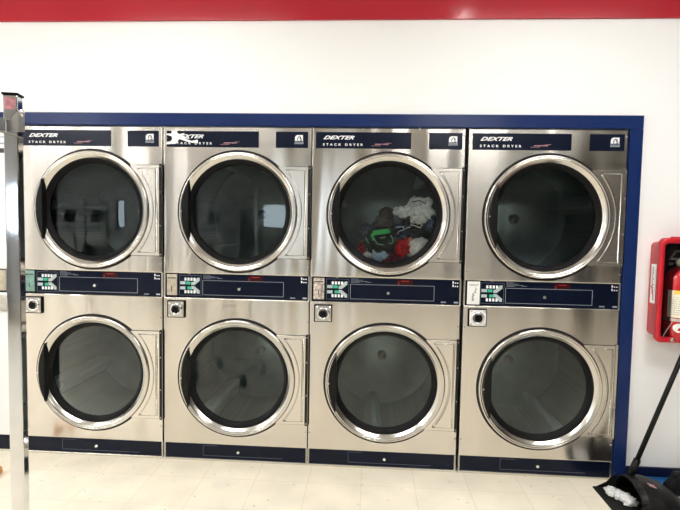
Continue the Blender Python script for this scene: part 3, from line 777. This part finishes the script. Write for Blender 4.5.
def cyl_patch(bm, R, z0, z1, a0, a1, n=16):
    rr = [[bm.verts.new((R * math.cos(math.radians(a0 + (a1 - a0) * k / n)), R * math.sin(math.radians(a0 + (a1 - a0) * k / n)), z)) for k in range(n + 1)] for z in (z0, z1)]
    for k in range(n): bm.faces.new((rr[0][k], rr[0][k + 1], rr[1][k + 1], rr[1][k]))
cyl_patch(b, .0676, .122, .256, 198, 335); lb_ = link('label', b, M['label'], tk, recalc=False)
b = bmesh.new(); cyl_patch(b, .0680, .238, .256, 222, 335); link('yellow_band', b, M['yellow'], tk, recalc=False)
b = bmesh.new()
for r in range(9):
    a = 204
    while a < 325:
        l = random.uniform(3, 9); cyl_patch(b, .0681, .136 + r * .0105, .1395 + r * .0105, a, a + l, 3); a += l + 4
link('label_print', b, M['greyprint'], tk, recalc=False)
b = bmesh.new(); cyl_patch(b, .0685, .104, .118, 180, 360, 32); link('strap', b, M['dullmetal'], tk, recalc=False)
b = bmesh.new()
N = 24; rr = [b.verts.new((.0690 * math.cos(math.radians(248 + 24 * math.cos(2 * PI * k / N))), .0690 * math.sin(math.radians(248 + 24 * math.cos(2 * PI * k / N))), 0.072 + .022 * math.sin(2 * PI * k / N))) for k in range(N)]
b.faces.new(rr); link('oval_sticker', b, M['paper'], tk, recalc=False)
b = bmesh.new(); lathe_z(b, [(.018, .37), (.018, .385), (.024, .387), (.024, .405), (.012, .41)], 0, 0, 24); box(b, -.05, .045, -.010, .010, .405, .413, .002)
v_ = link('valve', b, mat('cast_valve_metal', (.62, .60, .54), .4, .4), fe)
b = bmesh.new(); lathe_y(b, [(.019, -.020), (.019, -.030), (.016, -.032)], -.018, .392, 24, capend=True); link('gauge', b, M['label'], v_)
b = bmesh.new(); tube(b, [(-.05, -.005, .415), (-.03, -.008, .45), (.05, -.008, .44)], .005, 8); tube(b, [(-.045, -.01, .385), (-.062, -.012, .383)], .007, 8); link('lever', b, M['dullmetal'], v_, smooth=True)
b = bmesh.new(); tube(b, [(-.10, -.044, .01), (-.045, -.044, .11)], .0015, 6); link('pull_wire', b, M['dullmetal'], fe)

# ------------------------------------------------------------------ lobby dustpan (mouth faces left)
dp_ = empty('lobby_dustpan', 'black long-handled dustpan holding white lint, leaning by the blue pillar', 'dustpan', (3.235, -.235, 0), rz=math.radians(0))
D = .155
b = bmesh.new()
def arch(x, hw_, h, n=20, z0=.004, p=.75):
    return [Vector((x, hw_ * math.cos(PI * k / n), z0 + h * math.sin(PI * k / n) ** p)) for k in range(n + 1)]
loops = [arch(-.055, .135, .118), arch(-.03, .140, .128), arch(.03, .150, .120), arch(.10, .153, .095), arch(.150, .150, .06), arch(.175, .14, .02)]
def shell(bm, loops, t):
    o = [[bm.verts.new(p) for p in L] for L in loops]
    inn = [[bm.verts.new(Vector((p.x, p.y * (1 - t / .14), max(.006, p.z - t)))) for p in L] for L in loops]
    for A in (o, inn):
        for a, c in zip(A, A[1:]):
            for k in range(len(a) - 1): bm.faces.new((a[k], a[k + 1], c[k + 1], c[k]))
    for k in range(len(o[0]) - 1): bm.faces.new((o[0][k], o[0][k + 1], inn[0][k + 1], inn[0][k]))
shell(b, loops, .006)
hood = link('hood', b, M['blackpl'], dp_, smooth=False)
b = bmesh.new(); tube(b, [p + Vector((-.002, 0, 0)) for p in arch(-.055, .134, .116)], .005, 8); link('hood_rim', b, M['blackpl'], hood, smooth=True)
b = bmesh.new()
prof = [(-.165, .002), (-.160, .003), (-.10, .010), (-.05, .012), (.10, .010), (.175, .008)]
hw2 = [.150, .152, .150, .148, .150, .14]
top = [[b.verts.new((x, s * w2, z + .002)) for s in (-1, -.5, 0, .5, 1)] for (x, z), w2 in zip(prof, hw2)]
bot = [[b.verts.new((x, s * w2, .0005)) for s in (-1, -.5, 0, .5, 1)] for (x, z), w2 in zip(prof, hw2)]
for A in (top, bot):
    for a, c in zip(A, A[1:]):
        for k in range(4): b.faces.new((a[k], a[k + 1], c[k + 1], c[k]))
for a, c in ((top[0], bot[0]), (top[-1], bot[-1])):
    for k in range(4): b.faces.new((a[k], a[k + 1], c[k + 1], c[k]))
for i_ in range(len(prof) - 1):
    for k in (0, 4): b.faces.new((top[i_][k], top[i_ + 1][k], bot[i_ + 1][k], bot[i_][k]))
pan = link('pan', b, M['blackpl'], dp_)
for s in (-1, 1):
    b = bmesh.new(); q = [(-.155, .004), (-.055, .006), (-.055, .085), (-.10, .035)]
    f = [b.verts.new((x, s * .142, z)) for x, z in q]; g_ = [b.verts.new((x, s * .147, z)) for x, z in q]
    b.faces.new(f); b.faces.new(g_[::-1])
    for k in range(4): b.faces.new((f[k], f[(k + 1) % 4], g_[(k + 1) % 4], g_[k]))
    link('side_wall', b, M['blackpl'], dp_)
A_ = Vector((-.036, .04, .128)); E_ = Vector((.258, .085, .88))
b = bmesh.new(); tube(b, [A_, A_ + (E_ - A_) * .1], [.018, .016], 16); link('handle_socket', b, M['blackpl'], dp_, smooth=True)
b = bmesh.new(); tube(b, [A_ + (E_ - A_) * .05, E_], .0115, 16); link('handle', b, M['blackpl'], dp_, smooth=True)
b = bmesh.new(); tube(b, [A_ + (E_ - A_) * .88, E_ + (E_ - A_) * .02], .0145, 16); link('handle_grip', b, M['black'], dp_, smooth=True)
b = bmesh.new()
def hood_pt(x, y):
    k0 = max(i_ for i_ in range(len(loops)) if loops[i_][0].x <= x); L0, L1 = loops[k0], loops[k0 + 1]; t = (x - L0[0].x) / (L1[0].x - L0[0].x)
    hw_ = L0[0].y * (1 - t) + L1[0].y * t; h_ = (max(p.z for p in L0) - .004) * (1 - t) + (max(p.z for p in L1) - .004) * t
    return Vector((x, y, .0055 + h_ * max(0, 1 - (y / hw_) ** 2) ** .375))
for y0_, x0_ in ((-.035, .0), (-.047, .002)):
    q = [hood_pt(x0_, y0_), hood_pt(x0_ + .028, y0_ - .012), hood_pt(x0_ + .028, y0_ - .018), hood_pt(x0_, y0_ - .006)]
    b.faces.new([b.verts.new(p) for p in q])
o = link('brand_mark', b, M['redprint'], hood)
# lint
lm = bmesh.new()
for (cx_, cy_, s1, s2) in ((-.100, .072, .034, .014), (-.080, .020, .036, .017), (-.068, -.020, .034, .018), (-.115, .050, .022, .010)):
    t_ = bmesh.new(); bmesh.ops.create_icosphere(t_, subdivisions=4, radius=1)
    for v in t_.verts:
        n_ = noise.noise(v.co * 3 + Vector((cx_ * 50, cy_ * 50, 0))) * .5 + noise.noise(v.co * 8) * .2
        v.co = Vector((cx_ + v.co.x * s1 * (1 + n_), cy_ + v.co.y * s1 * (1 + n_), max(.0, .016 + s2 * .6 + v.co.z * s2 * (1 + n_)) ))
        v.co.z = max(v.co.z, .0145)
    join(lm, t_)
o = link('lint_clump', lm, M['lint'], smooth=True, loc=(3.235, -.235, 0)); tag(o, 'white and grey clump of dryer lint in the black dustpan', 'lint', kind='stuff')

# blue dustpan on the floor
bd = empty('blue_dustpan', 'blue plastic dustpan on the floor behind the black dustpan', 'dustpan', (3.40, -.075, 0))
b = bmesh.new(); prism(b, rrect(.085, .060, .012), -.006, 0)
for v in b.verts: v.co = Vector((v.co.x, v.co.z, -v.co.y + .001 + (v.co.z + .085) * .12))
link('tray', b, M['bluepl'], bd)
b = bmesh.new(); box(b, -.085, .085, .057, .062, .0, .035); box(b, -.085, -.081, -.04, .057, .004, .030); box(b, .081, .085, -.04, .057, .004, .030); link('rim', b, M['bluepl'], bd)

# black broom at right edge
bm_ = empty('black_broom', 'black ribbed broom head cut off by the right edge', 'broom', (3.475, -.12, 0))
b = bmesh.new(); N = 14
for k in range(N):
    for j in range(3):
        t = (k / (N - 1) - .5) * 2
        x_ = t * .085; y_ = (j - 1) * .014
        tube(b, [(x_ * .40, y_ * .6, .092), (x_ * .75, y_, .05), (x_, y_ * 1.2, .001)], [.0055, .0062, .0055], 6)
link('bristles', b, M['bristle'], bm_)
b = bmesh.new(); box(b, -.038, .042, -.018, .018, .082, .118, .014, 3); hd_ = link('head', b, M['blackpl'], bm_, smooth=False)
b = bmesh.new(); tube(b, [(.015, 0, .11), (.33, .09, 1.15)], .011, 14); link('handle', b, M['blackpl'], bm_, smooth=True)

# ------------------------------------------------------------------ the other side of the room (mirrored in steel and glass; some dark boxes added)
ws = empty('front_load_washer')
b = bmesh.new(); box(b, -.34, .34, -.35, .33, 0.0, 1.20, .012); link('cabinet', b, M['enamel'], ws)
b = bmesh.new()
lathe_y(b, [(.20, .331), (.20, .36), (.17, .37), (.15, .35), (.15, .335)], 0, .55, 48); d_ = link('door', b, M['ring'], ws, smooth=True)
b = bmesh.new(); lathe_y(b, [(.15, .345), (.01, .350)], 0, .55, 32, capend=True); link('door_glass', b, M['black'], d_)
b = bmesh.new(); box(b, -.31, .31, .331, .340, 1.0, 1.15); link('control_panel', b, M['greyprint'], ws)
b = bmesh.new(); plate(b, [(-.15, .02, 1.21), (.15, .02, 1.21), (.15, -.10, 1.50), (-.15, -.10, 1.50)], .015); link('lid', b, M['black'], ws)
WX = [(-4.75, -6.6), (-4.0, -6.6), (-3.25, -6.6), (-2.2, -7.6), (-1.5, -7.6)]
for i, (x, y) in enumerate(WX):
    o = ws if i == 0 else copy_tree(ws); o.location = (x, y, 0); o['category'] = 'washer'; o['group'] = 'white washers across the room'
    o['label'] = 'white washer with open black lid mirrored in the dryer door glass'
lk_ = empty('locker', 'tall dark locker across the room mirrored in the chrome post', 'locker', (-.45, -7.6, 0))  # unseen dark box added so the post's middle reflects dark
link('cabinet', B(-.25, .25, -.25, .25, 0, 1.62, .01), M['blackpl'], lk_)
for k in range(2): link('door', B(-.23 + k * .235, -.005 + k * .235, .25, .262, .06, 1.58, .003), M['navy'], lk_)
fc = empty('rolling_rack', 'chrome two-post laundry cart mirrored in the leftmost upper door', 'laundry cart', (-2.95, -5.6, 0))
b = bmesh.new()
for x_ in (0, .52): box(b, x_ - .018, x_ + .018, -.018, .018, .1, 1.66)
box(b, .018, .502, -.012, .012, 1.58, 1.61); box(b, .018, .502, -.2, .2, .30, .33); box(b, .018, .502, -.2, -.19, .33, .7)
link('frame', b, M['alu'], fc)
for x_ in (0, .52):
    b = bmesh.new(); lathe_y(b, [(.05, -.012), (.05, .012)], x_, .05, 20, capend=True); link('caster', b, M['black'], fc)
dm = empty('drinks_machine', 'tall pale drinks machine with dark slatted column across the room', 'vending machine', (5.25, -8.44, 0))  # added box for the mirrored slatted board; also brightens the right dryer's steel
link('cabinet', B(-.65, .72, -.4, .3, 0, 2.55, .02), mat('pale_grey_machine', (.55, .57, .58), .4), dm)
link('lower_door', B(-.6, .67, .3, .32, .1, 1.0), M['greyprint'], dm)
for k in range(12): link('slat', B(.30, .62, .3, .33, 1.25 + k * .085, 1.32 + k * .085), M['black'], dm)
for i, (x, y, h) in enumerate(((5.75, -3.2, 1.95), (5.75, -4.3, 1.95))):
    vm = empty('vending_machine', 'x', 'vending machine', (x, y, 0))  # made-up dark boxes, out of view, to darken the right dryer's steel
    vm['label'] = ['dark vending machine mirrored in the rightmost dryer steel, nearer the dryers', 'dark vending machine mirrored in the rightmost dryer steel, farther from the dryers'][i]
    b = bmesh.new(); box(b, -.4, .4, -.45, .45, 0, h, .02); link('cabinet', b, M['blackpl'], vm)
    link('display', B(-.415, -.40, -.38, .2, .6, h - .15), M['navy'], vm); link('selector', B(-.415, -.40, .25, .4, .9, 1.5), M['greyprint'], vm)

# ------------------------------------------------------------------ world, camera, view
w = bpy.data.worlds.new('daylight'); sc.world = w; w.use_nodes = True
bg = w.node_tree.nodes['Background']; bg.inputs['Color'].default_value = (.86, .93, 1.0, 1); bg.inputs['Strength'].default_value = 5.0
cam = bpy.data.cameras.new('camera'); co = bpy.data.objects.new('camera', cam); C.objects.link(co); sc.camera = co
cam.sensor_width = 36; cam.lens = 510 / 680 * 36; cam.clip_start = .02
Rm = Matrix.Rotation(.0604835592, 4, 'Z') if False else None
rx, rr_, rz = 1.51209485, .0187439923, .0604835592
co.matrix_world = Matrix.Translation((1.91862681, -2.68168636, 1.30743420)) @ Matrix.Rotation(rz, 4, 'Z') @ Matrix.Rotation(rx, 4, 'X') @ Matrix.Rotation(rr_, 4, 'Z')
sc.view_settings.view_transform = 'Standard'; sc.view_settings.look = 'None'; sc.view_settings.gamma = 1
sc.view_settings.use_curve_mapping = False; sc.view_settings.exposure = 0.5
sc.cycles.max_bounces = 10; sc.cycles.transparent_max_bounces = 12; sc.cycles.sample_clamp_indirect = 6
